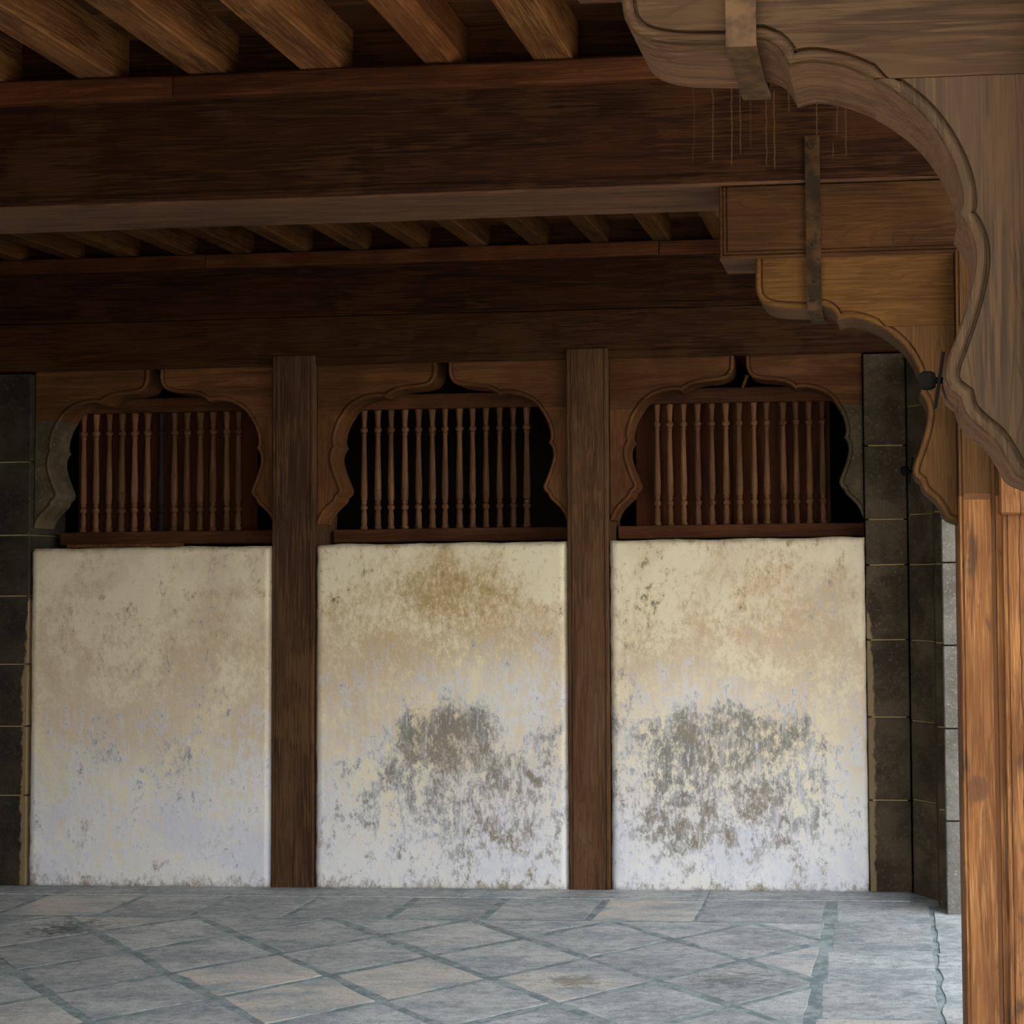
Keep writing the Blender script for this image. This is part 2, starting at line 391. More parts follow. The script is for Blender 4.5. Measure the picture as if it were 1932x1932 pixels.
def slabs():
    T = NT('floor_stone', .6, .25)
    off = T.M('MULTIPLY', T.rnd(), 30)
    n = T.noise(2.6, 3, .6, 0, T.vec((1, 2.2, 1), off)); n2 = T.noise(19, 5, .76, .3, T.vec((1, 1.6, 1), off)); n3 = T.noise(90, 2, .7)
    c = T.mix(T.ramp(n, .36, .64), (158, 163, 164), (194, 195, 192))
    c = T.mix(T.M('MULTIPLY', T.ramp(n2, .48, .66), .6), c, (122, 127, 127))
    c = T.mix(T.M('MULTIPLY', T.ramp(n2, .5, .36), .35), c, (222, 222, 216))
    pk = T.M('MULTIPLY', T.ramp(T.rnd(), .68, .95), T.ramp(T.M('ADD', n, T.M('MULTIPLY', T.M('SUBTRACT', n2, .5), .6)), .36, .6))
    c = T.mix(T.M('MULTIPLY', pk, .5), c, (208, 192, 170))
    c = T.mix(T.M('MULTIPLY', T.ramp(n3, .56, .68), .45), c, (88, 90, 88))
    fr_ = T.noise(3.1, 4, .62, .6, T.vec((1, 2.4, 1), off))
    c = T.mix(T.M('MULTIPLY', T.M('SUBTRACT', 1., T.ramp(T.M('ABSOLUTE', T.M('SUBTRACT', fr_, .56)), .0, .006)), .4), c, (70, 74, 74))
    def blot(x, y, rx, ry, amp, lo, hi):
        d = T.M('SQRT', T.M('ADD', T.M('POWER', T.M('DIVIDE', T.M('SUBTRACT', T.X, x), rx), 2.), T.M('POWER', T.M('DIVIDE', T.M('SUBTRACT', T.Y, y), ry), 2.)))
        return T.ramp(T.M('ADD', T.M('SUBTRACT', 1., d), T.M('MULTIPLY', T.M('SUBTRACT', n2, .5), amp)), lo, hi)
    c = T.mix(T.M('MULTIPLY', blot(-3.63, 6.28, .22, .24, 3.2, .2, .9), .75), c, (58, 58, 55))
    c = T.mix(T.M('MULTIPLY', blot(-1.23, 5.55, .17, .13, 2., .2, .8), .55), c, (96, 88, 70))
    c = T.mix(T.M('MULTIPLY', blot(-.62, 5.6, .24, .16, 2.6, .2, .8), .45), c, (96, 92, 84))
    c = T.val(c, T.M('ADD', .86, T.M('MULTIPLY', T.rnd(), .26)))
    T.col(c); T.bump(T.M('ADD', n2, T.M('MULTIPLY', n3, .3)), .8, .006); return T.m
SLAB = slabs()
T = NT('floor_mortar', .85, .2); T.col(T.mix(T.ramp(T.noise(11, 4, .75), .4, .6), (122, 133, 133), (160, 169, 167))); T.bump(T.noise(40, 3), .6, .006); BED = T.m
T = NT('courtyard_paving', .9, .1); T.col(T.mix(T.noise(.6, 5), (128, 118, 102), (146, 136, 118))); YARD = T.m
T = NT('courtyard_wall', .9, .1); T.col(T.mix(T.noise(.5, 5), (200, 188, 164), (216, 204, 182))); LIME = T.m
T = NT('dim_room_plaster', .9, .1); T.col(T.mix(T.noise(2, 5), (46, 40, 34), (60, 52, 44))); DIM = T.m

# ================================================================== THE SETTING
YW = 7.148          # face of the plaster
# ---- floor: mortar bed with every slab its own piece
fl = box('floor', -6.4, 1.0, 1.2, 7.6, -.12, .0004, BED, None, 0)
tag(fl, 'grey stone floor of diagonal slabs in bluish mortar', 'floor', kind='structure')
def slab(poly, jit=.0055, z=0., name='floor_slab'):
    """poly: convex XY polygon already inset for its joints"""
    pts = []
    for p, q in zip(poly, poly[1:] + poly[:1]):
        p, q = Vector(p), Vector(q); L = (q - p).length; k = max(1, int(L / .05))
        nrm = Vector((-(q - p).y, (q - p).x)).normalized() if L else Vector((0, 0))
        for i in range(k):
            s = p + (q - p) * i / k
            pts.append(s + nrm * (random.uniform(-jit, jit) * .6 + noise.noise(Vector((s.x * 7, s.y * 7, 3))) * jit * 2))
    if len(pts) < 3: return
    c = sum(pts, Vector((0, 0))) / len(pts)
    bm = bmesh.new()
    dz = random.uniform(.0009, .0017); tx, ty = random.uniform(-.001, .001), random.uniform(-.001, .001)
    zz = lambda p: z + dz + (p.x - c.x) * tx + (p.y - c.y) * ty
    r0 = [bm.verts.new((p.x, p.y, -.02)) for p in pts]
    r1 = [bm.verts.new((p.x, p.y, zz(p) - .0006)) for p in pts]
    r2 = [bm.verts.new((p.x + (c - p).normalized().x * .005, p.y + (c - p).normalized().y * .005, zz(p))) for p in pts]
    for a, b in ((r0, r1), (r1, r2)):
        for i in range(len(pts)):
            j = (i + 1) % len(pts); bm.faces.new((a[i], a[j], b[j], b[i]))
    bm.faces.new(r2)
    return from_bm(name, bm, SLAB, fl)
def clip(poly, f):
    out = []
    for p, q in zip(poly, poly[1:] + poly[:1]):
        a, b = f(p), f(q)
        if a >= 0: out.append(p)
        if a * b < 0:
            t = a / (a - b); out.append((p[0] + (q[0] - p[0]) * t, p[1] + (q[1] - p[1]) * t))
    return out
th = math.radians(-44.07); ua = (math.cos(th), math.sin(th)); ub = (-math.sin(th), math.cos(th))
A0, AS = 1.62, .4335; BL = [-4.08 + .456 * k for k in range(-22, 16)]
BX = {-4.08: 0}
for i in range(-14, 9):
    for j in range(len(BL) - 1):
        a0, a1 = A0 + AS * i + .02, A0 + AS * (i + 1) - .017
        b0, b1 = BL[j] + .019, BL[j + 1] - .017
        pl = [(ua[0] * b + ub[0] * a, ua[1] * b + ub[1] * a) for b, a in ((b0, a0), (b1, a0), (b1, a1), (b0, a1))]
        pl = [(p[0] + random.uniform(-.009, .009), p[1] + random.uniform(-.009, .009)) for p in pl]
        for f in (lambda p: -.345 - p[0], lambda p: 6.505 - p[1], lambda p: p[0] + 5.9, lambda p: p[1] - 3.6):
            if len(pl) > 2: pl = clip(pl, f)
        if len(pl) < 3: continue
        ar = abs(sum(p[0] * q[1] - q[0] * p[1] for p, q in zip(pl, pl[1:] + pl[:1]))) / 2
        if ar > .004: slab(pl)
xs = [-5.9, -5.36, -4.98, -4.55, -4.11, -3.625, -3.2, -2.76, -2.28, -1.848, -1.375, -.913, -.345]     # border row along the wall
ws = [.02, .02, .02, .02, .02, .018, .02, .025, .03, .026, .008, .015]
for x0, x1, w in zip(xs, xs[1:], ws): slab([(x0 + .012, 6.53), (x1 - w, 6.53), (x1 - w, 6.945), (x0 + .012, 6.945)], .003)
for x0, x1 in ((-5.9, -4.4), (-4.395, -2.1), (-2.095, -.92), (-.915, .03)): slab([(x0, 6.955), (x1, 6.955), (x1, 7.16), (x0, 7.16)], .002, .003)
ys = [3.6, 3.9, 4.3, 4.72, 5.127, 5.566, 6.064, 6.535, 6.95]                      # border column before the pillars
for y0, y1 in zip(ys, ys[1:]): slab([(-.285, y0 + .006), (.118, y0 + .006), (.108, y1 - .006), (-.305, y1 - .006)], .004)
for y0, y1 in ((3.6, 4.4), (4.42, 5.3), (5.31, 6.0), (6.01, 6.74)): slab([(.14, y0), (.62, y0), (.62, y1), (.132, y1)], .006, .004)

# ---- plaster panels of the back wall
wb = empty('wall_back', (-2.25, YW + .15, 0))
tag(wb, 'back wall of three weathered plaster panels between timber posts', 'wall', kind='structure')
def plaster_panel(x0, x1, top, label):
    bm = bmesh.new(); nx, nz = 44, 60; g = []
    for i in range(nx + 1):
        row = []
        for k in range(nz + 1):
            u, w = i / nx, k / nz
            u = u * u * (3 - 2 * u) * .35 + u * .65; w = w * w * (3 - 2 * w) * .35 + w * .65
            x = x0 + (x1 - x0) * u; z = top * w
            e = min(x - x0, x1 - x, top - z)
            ex = 1 if i in (0, nx) else 0
            nz_ = noise.noise(Vector((x * 9, 0, z * 9)))
            nn = noise.noise(Vector((x * 3, 5, z * 3))) * .004 + nz_ * .0025 + noise.noise(Vector((x * 30, 2, z * 30))) * .0012
            y = YW + nn + (.02 * (1 - min(1, e / .02)) ** 2 if e < .02 else 0)
            if i in (0, nx): x += noise.noise(Vector((x, 9, z * 14))) * .005
            if k == nz: z += noise.noise(Vector((x * 5, 3, 1))) * .008 + noise.noise(Vector((x * 22, 3, 1))) * .003
            row.append(bm.verts.new((x, y, z)))
        g.append(row)
    for i in range(nx):
        for k in range(nz): bm.faces.new((g[i][k], g[i + 1][k], g[i + 1][k + 1], g[i][k + 1]))
    b = []
    ring = [g[i][0] for i in range(nx + 1)] + [g[nx][k] for k in range(1, nz + 1)] + [g[i][nz] for i in range(nx - 1, -1, -1)] + [g[0][k] for k in range(nz - 1, 0, -1)]
    bk = [bm.verts.new((v.co.x, YW + .32, v.co.z)) for v in ring]
    for i in range(len(ring)):
        j = (i + 1) % len(ring); bm.faces.new((ring[i], ring[j], bk[j], bk[i]))
    bm.faces.new(bk)
    o = from_bm('plaster_panel', bm, PLAST, wb, True); o['label'] = label; return o
plaster_panel(-4.346, -3.092, 1.678, 'cream plaster panel without dark stains')
plaster_panel(-2.870, -1.609, 1.68, 'ochre and white plaster panel with a round grey stain')
plaster_panel(-1.398, -.163, 1.683, 'plaster panel with a wide grey-brown stained band')

# ---- stone piers
def z_at(px, py, Y): return at(px, py, Y).z
lp = empty('stone_pier', (-5.0, YW + .2, 0))
tag(lp, 'dark stone pier left of the unstained plaster panel', 'pier')
zs = [0] + [z_at(25, y, YW) for y in (1500, 1370, 1253, 1125, 1010, 872)] + [2.565]
box('mortar_core', -5.7, -4.375, YW + .006, YW + .34, 0, 2.56, MORT, lp, 0)
def block(parent, x0, x1, y0, y1, z0, z1, mat=BASALT, g=.003):
    bm = bmesh.new(); add_box(bm, x0, x1, y0, y1, z0 + g, z1 - g, .004)
    for v in bm.verts: v.co += noise.noise_vector(v.co * 11) * .0025
    return from_bm('stone_block', bm, mat, parent)
for i, (z0, z1) in enumerate(zip(zs, zs[1:])):
    xm = -4.9 - .25 * (i % 2)
    block(lp, xm + .003, -4.352, YW, YW + .33, z0, z1, BASALT0); block(lp, -5.7, xm - .003, YW, YW + .33, z0, z1, BASALT0)
rp = empty('stone_pier', (-.06, YW + .2, 0))
tag(rp, 'narrow dark stone pier right of the wide-stained plaster panel', 'pier')
zr = [0] + [z_at(1680, y, YW) for y in (1510, 1353, 1207, 1065, 980, 840)] + [2.565]
box('mortar_core', -.14, .025, YW + .006, YW + .34, 0, 2.56, MORT, rp, 0)
for z0, z1 in zip(zr, zr[1:]): block(rp, -.158, .04, YW, YW + .33, z0, z1)
# the stepped pilaster that carries the cross wall: chamfered section, block courses
sp = empty('stone_pilaster', (.4, 6.95, 0))
tag(sp, 'stepped stone pilaster with a pale lit edge beside the pillar', 'pilaster')
zp = [0] + [z_at(1745, y, 7.05) for y in (1512, 1362, 1209, 1065, 970)] + [2.0, 2.3, 2.565]
SEC = [(.048, 7.48), (.048, 7.115), (.157, 6.985), (.162, 6.80), (.6, 6.80), (.6, 7.48)]
def prism_z(name, sec, z0, z1, mat, parent, jit=.002):
    bm = bmesh.new()
    a = [bm.verts.new((x, y, z0)) for x, y in sec]; b = [bm.verts.new((x, y, z1)) for x, y in sec]
    for i in range(len(sec)):
        j = (i + 1) % len(sec); bm.faces.new((a[i], a[j], b[j], b[i]))
    bm.faces.new(a); bm.faces.new(b)
    bmesh.ops.bevel(bm, geom=bm.edges[:], offset=.003, segments=1, affect='EDGES')
    for v in bm.verts: v.co += noise.noise_vector(v.co * 9) * jit
    return from_bm(name, bm, mat, parent)
ctr = Vector((.35, 7.2))
prism_z('mortar_core', [tuple(ctr + (Vector(p) - ctr) * .985) for p in SEC], .001, 2.56, MORT, sp, 0)
for z0, z1 in zip(zp, zp[1:]): prism_z('stone_block', SEC, z0 + .003, z1 - .003, BASALT, sp)
sq = empty('stone_quoin', (.42, 6.75, 0))
tag(sq, 'dressed stone quoin, front light in its pale grey, between the dark pilaster and the pillar', 'quoin')
zq = [0] + [z_at(1795, y, 6.75) for y in (1545, 1372, 1217, 1062)] + [1.75, 2.2, 2.565]
for z0, z1 in zip(zq, zq[1:]): block(sq, .19, .62, 6.68, 6.796, z0, z1, BASALT2)

# ---- room behind the open middle screen (dark)
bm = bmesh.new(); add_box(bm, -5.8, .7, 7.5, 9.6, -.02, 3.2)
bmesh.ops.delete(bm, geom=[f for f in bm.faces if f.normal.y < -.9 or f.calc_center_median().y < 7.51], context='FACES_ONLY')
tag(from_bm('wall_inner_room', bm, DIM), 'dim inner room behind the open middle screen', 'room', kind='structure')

# ---- timber lintel, wall beam, ledge
def beam_sec(y0, y1, z0, z1, c=.006, gz=None, gd=.005):
    s = [(y0 + c, z0), (y1 - c, z0), (y1, z0 + c), (y1, z1), (y0, z1)]
    if gz: s += [(y0, gz + .006), (y0 + gd, gz + .004), (y0 + gd, gz - .001), (y0, gz - .003)]
    return s + [(y0, z0 + c)]
tag(timber('lintel_beam', 'X', -5.7, .72, beam_sec(YW + .012, YW + .36, 2.573, 2.812, .006, 2.612), BEAM2, n=24, wob=.0025, seed=3),
    'brown lintel beam directly over the carved arches and posts', 'beam')
tag(timber('wall_beam', 'X', -5.7, .72, beam_sec(YW - .01, YW + .36, 2.815, 3.075, .006, 2.84), BEAM, n=24, wob=.003, seed=5),
    'dark wall beam above the lintel along the back wall', 'beam')
lg = empty('wall_ledge', (-2.4, YW, 3.06)); tag(lg, 'reddish ledge rail on the back wall under the far joists', 'rail')
for x0, x1, s in ((-5.7, -3.42, 1), (-3.416, -1.14, 2), (-1.135, .72, 3)):
    timber('ledge_piece', 'X', x0, x1, chamfer_rect(YW - .045, YW + .25, 3.064, 3.134, .006), RED, lg, 14, .004, s)
timber('blocking_board', 'X', -5.7, .72, chamfer_rect(YW + .02, YW + .06, 3.134, 3.27, .002), BEAM, lg, 8, .002, 4)

# ---- posts of the back wall
def post(x0, x1, label, seed):
    y0 = YW - .006; g = .016
    s = [(x0, YW + .3), (x0, y0 + .004), (x0 + .004, y0), (x0 + g, y0), (x0 + g + .002, y0 + .006), (x0 + g + .005, y0 + .006), (x0 + g + .007, y0),
         (x1 - g - .007, y0), (x1 - g - .005, y0 + .006), (x1 - g - .002, y0 + .006), (x1 - g, y0), (x1 - .004, y0), (x1, y0 + .004), (x1, YW + .3)]
    o = timber('wall_post', 'Z', 0, 2.618, s, POST, n=22, wob=.002, seed=seed); tag(o, label, 'post'); return o
p1 = post(-3.088, -2.875, 'wooden wall post split at the foot, between unstained and round-stained panels', 11)
post(-1.605, -1.402, 'wooden wall post between the two grey-stained plaster panels', 12)

# ---- carved arches (two top boards and two side boards each) and baluster screens
HALF = [[(37, 285), (37, 318), (37.5, 345), (45, 380), (72, 418), (130, 438), (210, 445), (268, 455), (310, 472), (345, 499)],
        [(345, 499), (367, 492), (420, 493), (480, 506), (530, 530), (575, 566), (598, 600)]]
HALF2 = [[(598, 600), (625, 645), (645, 695), (655, 745), (653, 775), (643, 797)],
         [(643, 797), (657, 814), (668, 842), (670, 885), (655, 945), (633, 1005), (613, 1055), (612, 1078), (625, 1100), (640, 1112)],
         [(640, 1112), (650, 1140), (690, 1178), (728, 1222), (752, 1278)]]
ZT = 2.577
def hp(segs, cx, sgn, k): return [[(cx + sgn * a * .000788 * k, ZT - (b - 285) * .000800) for a, b in s] for s in segs]
def arch(xl, xr, cx, label, stone_l=False, stone_r=False):
    root = empty('carved_arch', ((xl + xr) / 2, YW + .1, 1.77)); tag(root, label, 'arch', 'carved arches over the plaster panels')
    yf, yb = YW + .03, YW + .2
    for sgn, xe, st in ((-1, xl, stone_l), (1, xr, stone_r)):
        k = min(abs(xe - cx) / .598, 1.06)
        pa = smooth_path(hp(HALF, cx, sgn, k)); pb = smooth_path(hp(HALF2, cx, sgn, k))
        zj = pa[-1].y
        carved_board('spandrel_board', pa, [Vector((xe, zj)), Vector((xe, ZT))], yf, yb, ARCH, root)
        pb[0] = Vector((pb[0].x, zj - .001))
        o = carved_board('side_board', pb, [Vector((xe, pb[-1].y)), Vector((xe, zj - .001))], yf, yb, JAMB if st else ARCHV, root)
        if st: o['label'] = 'carved side piece in grey stone'
arch(-4.345, -3.092, -3.722, 'carved wooden arch over the unstained plaster panel', stone_l=True)
arch(-2.871, -1.609, -2.238, 'carved wooden arch over the round-stained panel, open and black behind')
arch(-1.398, -.166, -.757, 'carved wooden arch over the wide-stained plaster panel', stone_r=True)
BP = [(.0180, 0), (.0185, .014), (.0175, .018), (.0135, .021), (.0150, .030), (.0158, .055), (.0140, .082), (.0112, .094), (.0112, .098), (.0165, .102), (.0192, .112), (.0165, .122), (.0112, .126), (.0112, .131), (.0150, .134), (.0150, .141), (.0120, .144),
      (.0165, .152), (.0180, .180), (.0180, .198), (.0164, .201), (.0164, .204), (.0178, .207), (.0168, .25), (.0128, .42), (.0112, .480), (.0150, .484), (.0150, .489), (.0112, .492), (.0112, .495), (.0175, .500), (.0196, .508), (.0175, .518), (.0112, .523), (.0125, .53),
      (.0128, .545), (.0165, .596), (.0182, .600), (.0182, .611)]
bm = bmesh.new(); lathe(bm, BP, 12); bmesh.ops.recalc_face_normals(bm, faces=bm.faces)
BAL = bpy.data.meshes.new('baluster'); bm.to_mesh(BAL); bm.free(); BAL.materials.append(GRILL)
for p in BAL.polygons: p.use_smooth = True
BALC = BAL.copy(); BALC.materials[0] = COAL
YS = 7.40
def screen(xl, xr, xs, zb, zt, label, board=None, dark=None):
    root = empty('baluster_screen', ((xl + xr) / 2, YS, zb)); tag(root, label, 'screen', 'turned baluster screens')
    timber('bottom_rail', 'X', xl, xr, chamfer_rect(YS - .06, YS + .05, zb - .066, zb, .005), RAIL, root, 10, .002, xl)
    timber('top_rail', 'X', xl, xr, chamfer_rect(YS - .03, YS + .03, zt, zt + .075, .004), RAIL, root, 10, .0015, xl + 3)
    for i, x in enumerate(xs):
        o = bpy.data.objects.new('baluster', BALC if i == dark else BAL); COL.objects.link(o); o.parent = root
        o.location = Vector((x, YS, zb)) - ORG[root]; o.scale = (random.uniform(.94, 1.06),) * 2 + ((zt - zb) / .611,)
        o.rotation_euler.z = random.uniform(0, 1)
        if i == dark: o['label'] = 'blackened baluster'
    if board:
        n = max(1, round((board[1] - board[0]) / .25)); w = (board[1] - board[0]) / n
        for i in range(n):
            timber('back_board', 'Z', zb - .06, zt + .02, chamfer_rect(board[0] + w * i + .001, board[0] + w * (i + 1) - .001, YS + .05, YS + .075, .002), BACKB, root, 6, .0015, i + xl)
screen(-4.30, -3.09, [-4.212, -4.145, -4.074, -4.005, -3.936, -3.867, -3.793, -3.722, -3.655, -3.583, -3.515, -3.442, -3.379], 1.763, 2.379,
       'turned baluster screen with one blackened baluster and boards behind', (-4.27, -3.3), 6)
screen(-2.85, -1.61, [-2.714, -2.642, -2.573, -2.501, -2.429, -2.357, -2.291, -2.216, -2.148, -2.079, -2.008, -1.937, -1.868], 1.759, 2.37,
       'turned baluster screen standing open to a black room')
screen(-1.39, -.17, [-1.202, -1.138, -1.068, -.997, -.926, -.854, -.788, -.713, -.65, -.567, -.503, -.438, -.372], 1.759, 2.369,
       'turned baluster screen backed with reddish boards nearest the stone pilaster', (-1.32, -.335))
o = timber('loose_batten', 'X', at(130, 1026, 7.33).x, at(347, 1026, 7.33).x, chamfer_rect(7.31, 7.335, 1.683, 1.7, .002), JOIST, None, 6, .002, 2)
tag(o, 'thin pale batten lying under the leftmost screen', 'batten')
bm = bmesh.new(); pk = [(.0, .0), (.006, .004), (.009, .03), (.011, .07), (.0, .071)]
lathe(bm, [(max(r, .0005), h) for r, h in pk], 7)
bmesh.ops.rotate(bm, verts=bm.verts, matrix=Matrix.Rotation(math.radians(22), 3, 'Y'))
bmesh.ops.translate(bm, verts=bm.verts, vec=at(1400, 733, YW + .08))
tag(from_bm('wooden_peg', bm, ARCHV), 'broken wooden peg hanging in the slot of the rightmost arch', 'peg')

# ================================================================== CEILING AND MAIN BEAM
YM = 4.5
ZB = 2.70
mb = empty('main_beam', (-2.4, YM + .14, ZB)); tag(mb, 'long dark main beam crossing the hall with pale drips near the bracket', 'beam')
timber('beam_body', 'X', -6.2, 1.15, beam_sec(YM - .02, YM + .31, ZB, 3.03, .012, 2.728, .006), BEAMD, mb, 30, .003, 21)
timber('uplit_soffit', 'X', -6.2, 1.15, chamfer_rect(YM - .012, YM + .305, ZB - .004, ZB + .006, .002), WORN_UPLIT, mb, 30, .002, 22)['label'] = 'worn underside with floor bounce light painted in'  # thin added skin; the bounce light below the beam is in its colour
xj = at(327, 170, YM - .05).x
for x0, x1, s in ((-6.2, xj - .002, 31), (xj + .002, 1.15, 32)):
    timber('ledge_piece', 'X', x0, x1, chamfer_rect(YM - .055, YM + .3, 3.022, 3.096, .008), RED, mb, 24, .004, s)
timber('blocking_board', 'X', -6.2, 1.15, chamfer_rect(YM + .05, YM + .09, 3.09, 3.26, .002), BEAM, mb, 8, .002, 33)
def joist(y0, y1, xl, xr, zb0, zb1, zt, label, grp, seed, rough=.004, c=.008, mat=JOIST):
    w = [(xl + c, 0), (xr - c, 0), (xr, c), (xr, zt - zb0), (xl, zt - zb0), (xl, c)]
    o = timber('ceiling_joist', 'Y', y0, y1, [(u, v + zb0) for u, v in w], mat, None, 14, rough, seed, lambda t: (0, (zb1 - zb0) * t))
    return tag(o, label, 'joist', grp)
ORD = ['first', 'second', 'third', 'fourth', 'fifth', 'sixth', 'seventh', 'eighth', 'ninth', 'tenth', 'eleventh', 'twelfth', 'thirteenth', 'fourteenth']
near = [(-2.935, -2.813), (-2.570, -2.449), (-2.209, -2.082), (-1.843, -1.707), (-1.476, -1.337), (-1.104, -.979), (-.74, -.61)]
for i, (a, b) in enumerate(near):
    lab = ['stub of ceiling joist at the left edge, above the main beam', 'thick ceiling joist above the main beam, first whole one from the left', 'thick ceiling joist above the main beam, second whole one from the left',
           'thick ceiling joist with a split cheek above the main beam, third from the left', 'rounded orange log joist above the main beam', 'squared ceiling joist between the log joist and the front bracket',
           'ceiling joist mostly hidden behind the front bracket'][i]
    joist(YM + .06, 2.0, a, b, 3.098, 3.098, 3.25, lab, 'near ceiling joists', 40 + i, .014 if i == 4 else .0035, .03 if i == 4 else .006, LOG if i == 4 else JOIST)
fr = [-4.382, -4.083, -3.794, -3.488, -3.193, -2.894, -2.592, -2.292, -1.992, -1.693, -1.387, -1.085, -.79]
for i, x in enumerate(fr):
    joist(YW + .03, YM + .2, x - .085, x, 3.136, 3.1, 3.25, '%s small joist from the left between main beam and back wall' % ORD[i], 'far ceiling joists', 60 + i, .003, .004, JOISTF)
ce = empty('ceiling', (-2, 4, 3.25)); tag(ce, 'brown plank ceiling above the joists', 'ceiling', kind='structure')
y = 1.9; i = 0
while y < 7.4:
    w = random.uniform(.2, .28)
    timber('plank', 'X', -6.3, 1.2, chamfer_rect(y + .002, min(y + w, 7.5) - .002, 3.25, 3.285, .003), PLANKM, ce, 8, .002, 80 + i); y += w; i += 1

# ================================================================== PILLARS AND CUSPED BRACKETS
# bracket outline read at the middle pillar (plane Y = YM)
UP = [[(1425, 488), (1425, 506), (1425, 540)], [(1425, 540), (1428, 556), (1436, 568), (1450, 576), (1472, 580.5), (1500, 582), (1530, 582), (1546, 577)],
      [(1546, 577), (1553, 577), (1565, 582), (1573, 590), (1580, 603)], [(1580, 603), (1590, 600), (1605, 599), (1630, 604), (1658, 615.5)]]
LO = [[(1658, 615.5), (1680, 630), (1702, 649), (1719, 672), (1731, 696), (1737, 717), (1738, 732), (1735, 741)],
      [(1735, 741), (1742, 750), (1748, 764), (1750, 780), (1748, 798), (1742, 823), (1733, 851), (1724, 876), (1722, 891), (1726, 900), (1736, 908)],
      [(1736, 908), (1740, 921), (1751, 933), (1767, 947), (1779, 966), (1787, 979), (1806, 987)]]
def q2(segs, d): return [[(at(a, b, YM).x + d.x, at(a, b, YM).z + d.z) for a, b in s] for s in segs]
XP = .178           # left face of the pillars
def bracket(d, up, lo, label, grp, clabel, strap_top):
    y0 = YM + d.y; y1 = y0 + .2; xp = XP + d.x
    root = empty('cusped_bracket', (xp - .2, y0 + .1, at(1806, 987, YM).z + d.z)); tag(root, label, 'bracket', grp)
    pa = smooth_path(q2(UP, d)); pb = smooth_path(q2(LO, d))
    zu = pa[0].y; zj = pa[-1].y
    carved_board('upper_board', pa, [Vector((xp - .002, zj)), Vector((xp - .002, zu))], y0, y1, up, root, None, WORN_UPLIT)
    pb[0] = Vector((pb[0].x, zj - .001)); pb[-1] = Vector((xp - .002, pb[-1].y))
    carved_board('lower_board', pb, [Vector((xp - .002, zj - .001))], y0, y1, lo, root, None, WORN_UPLIT)
    a = at(1356.5, 362, YM); zb = zu
    za = ZB + d.z
    blk = [Vector((a.x + d.x, za - .009)), Vector((a.x + d.x, (za + zb) / 2)), Vector((a.x + d.x, zb)), Vector((a.x + d.x + .4, zb)), Vector((xp + .9, zb))]
    prof = [(0, None), (0, .004), (.004, 0), (.009, 0), (.010, .007), (.013, .007), (.014, .001), (.020, .001), (.021, .008), (.024, .008), (.026, .002)]
    cb = empty('corbel_block', (xp, y0 + .1, zb)); tag(cb, clabel, 'corbel', 'stepped corbels')
    carved_board('block', blk, [Vector((xp + .9, za - .009))], y0 - .005, y1 + .02, CORB, cb, prof, WORN_UPLIT)
    # iron strap: down the beam face, under the bracket, up behind
    xs_ = at(1536, 500, YM).x + d.x; zl = at(1536, 583.5, YM).z + d.z - .004
    st = empty('iron_strap', (0, 0, 0)); st.parent = root; st.location = Vector((xs_, y0, zl)) - ORG[root]; ORG[st] = Vector((xs_, y0, zl))
    bm = bmesh.new()
    ribbon(bm, [(y0 - .026, strap_top), (y0 - .026, ZB + d.z + .012), (y0 - .0115, ZB + d.z - .03), (y0 - .0115, zl), (y1 + .03, zl), (y1 + .03, zl + .3)], .045, .008, xs_)
    s = from_bm('strap_bar', bm, IRON, st); s['label'] = 'rusty iron strap'
    bm = bmesh.new(); lathe(bm, [(.011, -.012), (.0105, -.002), (.011, 0)], 6, Vector((xs_, y0 - .03, strap_top - .03)), 'Y')
    from_bm('bolt_head', bm, IRON, st)
    # bolt with plate and nut on the lobe
    c = at(1724, 884, YM); c = Vector((c.x + d.x, y0 + .1, c.z + d.z))
    tb = empty('tie_bolt', (0, 0, 0)); tb.parent = root; tb.location = c - ORG[root]; ORG[tb] = c
    bm = bmesh.new(); add_box(bm, -.0025, .0025, -.03, .03, -.04, .04, .001)
    bmesh.ops.rotate(bm, verts=bm.verts, matrix=Matrix.Rotation(math.radians(9), 3, 'Y')); bmesh.ops.translate(bm, verts=bm.verts, vec=c + Vector((-.008, 0, 0)))
    from_bm('plate', bm, BLACK, tb)
    bm = bmesh.new(); lathe(bm, [(.004, -.040), (.010, -.039), (.0145, -.032), (.0145, -.020), (.011, -.014), (.005, -.013), (.005, .02)], 8, c, 'X')
    from_bm('nut', bm, BLACK, tb)
    return root
D0 = Vector((0, 0, 0)); D1 = Vector((.0243, 2.16 - YM, -.026))
bracket(D0, BRU, BRL, 'cusped wooden bracket under the main beam, farther of the two', 'cusped brackets', 'stepped corbel block between the main beam and the farther bracket', z_at(1534, 256, YM - .03))
bracket(D1, FRU, FRL, 'large greyish cusped wooden bracket in the upper right foreground', 'cusped brackets', 'corbel block above the large foreground bracket', 2.85)
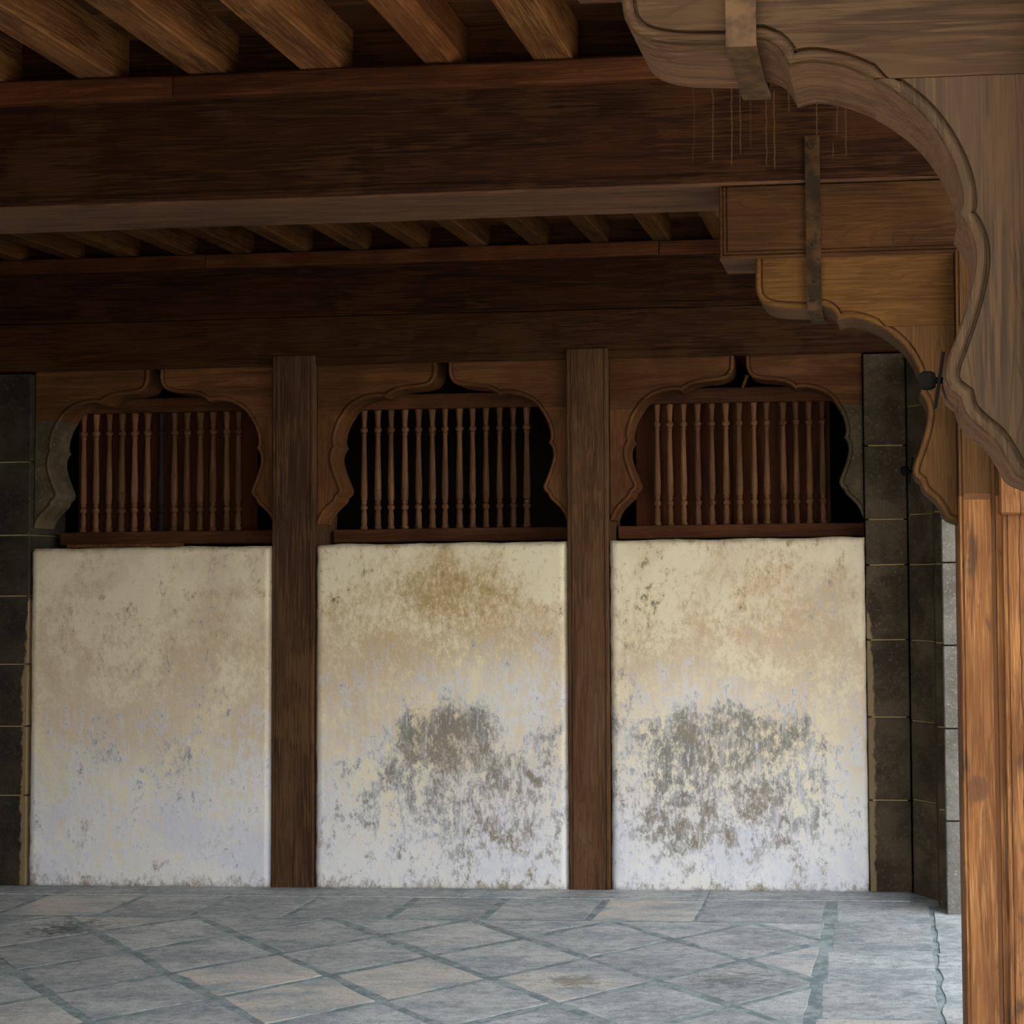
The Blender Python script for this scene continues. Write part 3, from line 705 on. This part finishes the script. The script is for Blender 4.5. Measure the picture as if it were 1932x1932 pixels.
def pillar(d, label, grp):
    y0 = YM - .06 + d.y; y1 = YM + .26 + d.y; x0 = XP + d.x; xc = x0 + .225; x1 = xc * 2 - x0
    ztop = at(1425, 488, YM).z + d.z - .003
    root = empty('timber_pillar', (xc, (y0 + y1) / 2, 0)); tag(root, label, 'pillar', grp)
    xg0, xg1 = x0 + .094, x0 + .107
    mir = lambda p: [(2 * xc - x, yy) for x, yy in reversed(p)]
    left = [(x0, y1), (x0, y0 + .006), (x0 + .003, y0), (x0 + .008, y0), (x0 + .0095, y0 + .005), (x0 + .012, y0 + .005), (x0 + .0135, y0), (xg0, y0), (xg0 + .001, y0 + .02), (xg1, y0 + .02), (xg1 + .001, y0 + .002), (x0 + .13, y0 + .002), (x0 + .13, y0 + .05)]
    zs_ = z_at(1840, 938, YM) + d.z
    timber('shaft', 'Z', 0, zs_, left + mir(left), PILL, root, 26, .0012, 7 + d.y)
    timber('upper_shaft', 'Z', zs_, ztop, left + mir(left), BRL, root, 8, .0012, 7 + d.y)['label'] = 'darker upper length of the shaft'
    for xa, xb in ((xg0, xg1), (2 * xc - xg1, 2 * xc - xg0)):
        timber('filler_strip', 'Z', 0, ztop - .1, [(xa, y0 + .022), (xa, y0 + .0075), (xb, y0 + .0075), (xb, y0 + .022)], PUTTY, root, 20, .0012, 3)
    xa, xb = x0 + .1245, 2 * xc - x0 - .1245; yq = y0 - .022
    zc = z_at(1910, 971, yq - d.y) + d.z
    sec = [(xa, y0 + .03), (xa, yq + .003), (xa + .003, yq), (xa + .012, yq), (xa + .0135, yq + .005), (xa + .0155, yq + .005), (xa + .017, yq)]
    timber('front_strip', 'Z', 0, zc, sec + mir(sec), PILL, root, 24, .0015, 9 + d.y)
    bm = bmesh.new(); yk = yq - .028; xk = xa - .008
    add_box(bm, xk, 2 * xc - xk, yk, y0 + .03, zc, zc + .3, .006); from_bm('cap_block', bm, PILL, root)
    bm = bmesh.new(); z0 = z_at(1840, 944, YM) + d.z
    add_box(bm, x0 + .014, xg0 + .001, y0 - .0012, y0 + .01, z0, z0 + .018, .001); from_bm('filler_strip', bm, PUTTY, root)
    return root
pillar(D0, 'orange-brown timber pillar with moulded edges carrying the farther bracket', 'timber pillars')
pillar(D1, 'timber pillar carrying the large foreground bracket', 'timber pillars')
timber_front = timber('front_beam', 'X', -6.2, 1.15, beam_sec(D1.y + YM - .02, D1.y + YM + .31, ZB + D1.z, 3.09, .012), BEAM, None, 12, .003, 51)
tag(timber_front, 'front beam above the large foreground bracket', 'beam')

# ================================================================== OUTSIDE (lights the hall)
g = box('ground', -30, 30, -30, 20, -.3, -.125, YARD, None, 0); tag(g, 'pale courtyard paving in front of the hall', 'ground', kind='structure')
ea = box('shading_eave', -6.6, 1.3, 1.1, 2.2, 3.32, 3.38, PLANKM, None, 0); tag(ea, 'unseen plank eave, its reach set to shade the foreground bracket', 'roof', kind='structure')  # unseen eave, extended to keep the sun off the front bracket
wl = box('wall_left_shade', -6.6, -6.42, 1.2, 7.6, 0, 3.24, BASALT, None, 0); tag(wl, 'unseen left end wall added to darken the left side', 'wall', kind='structure')  # unseen wall, added in dark stone to cut light at the left
wf = box('wall_front_shade', -6.4, -1.9, 1.3, 1.5, 0, 3.24, BASALT, None, 0); tag(wf, 'unseen front wall added to shade the left part of the hall', 'wall', kind='structure')  # unseen wall, added to block daylight from the left part
wr = box('wall_right', .63, 5.0, 6.8, 7.1, -.12, 3.24, BASALT2, None, 0); tag(wr, 'stone wall continuing right of the pilaster', 'wall', kind='structure')
rf = box('roof_deck', -6.6, 1.25, 1.9, 9.8, 3.39, 3.5, LIME, None, 0); tag(rf, 'roof deck over the hall', 'roof', kind='structure')
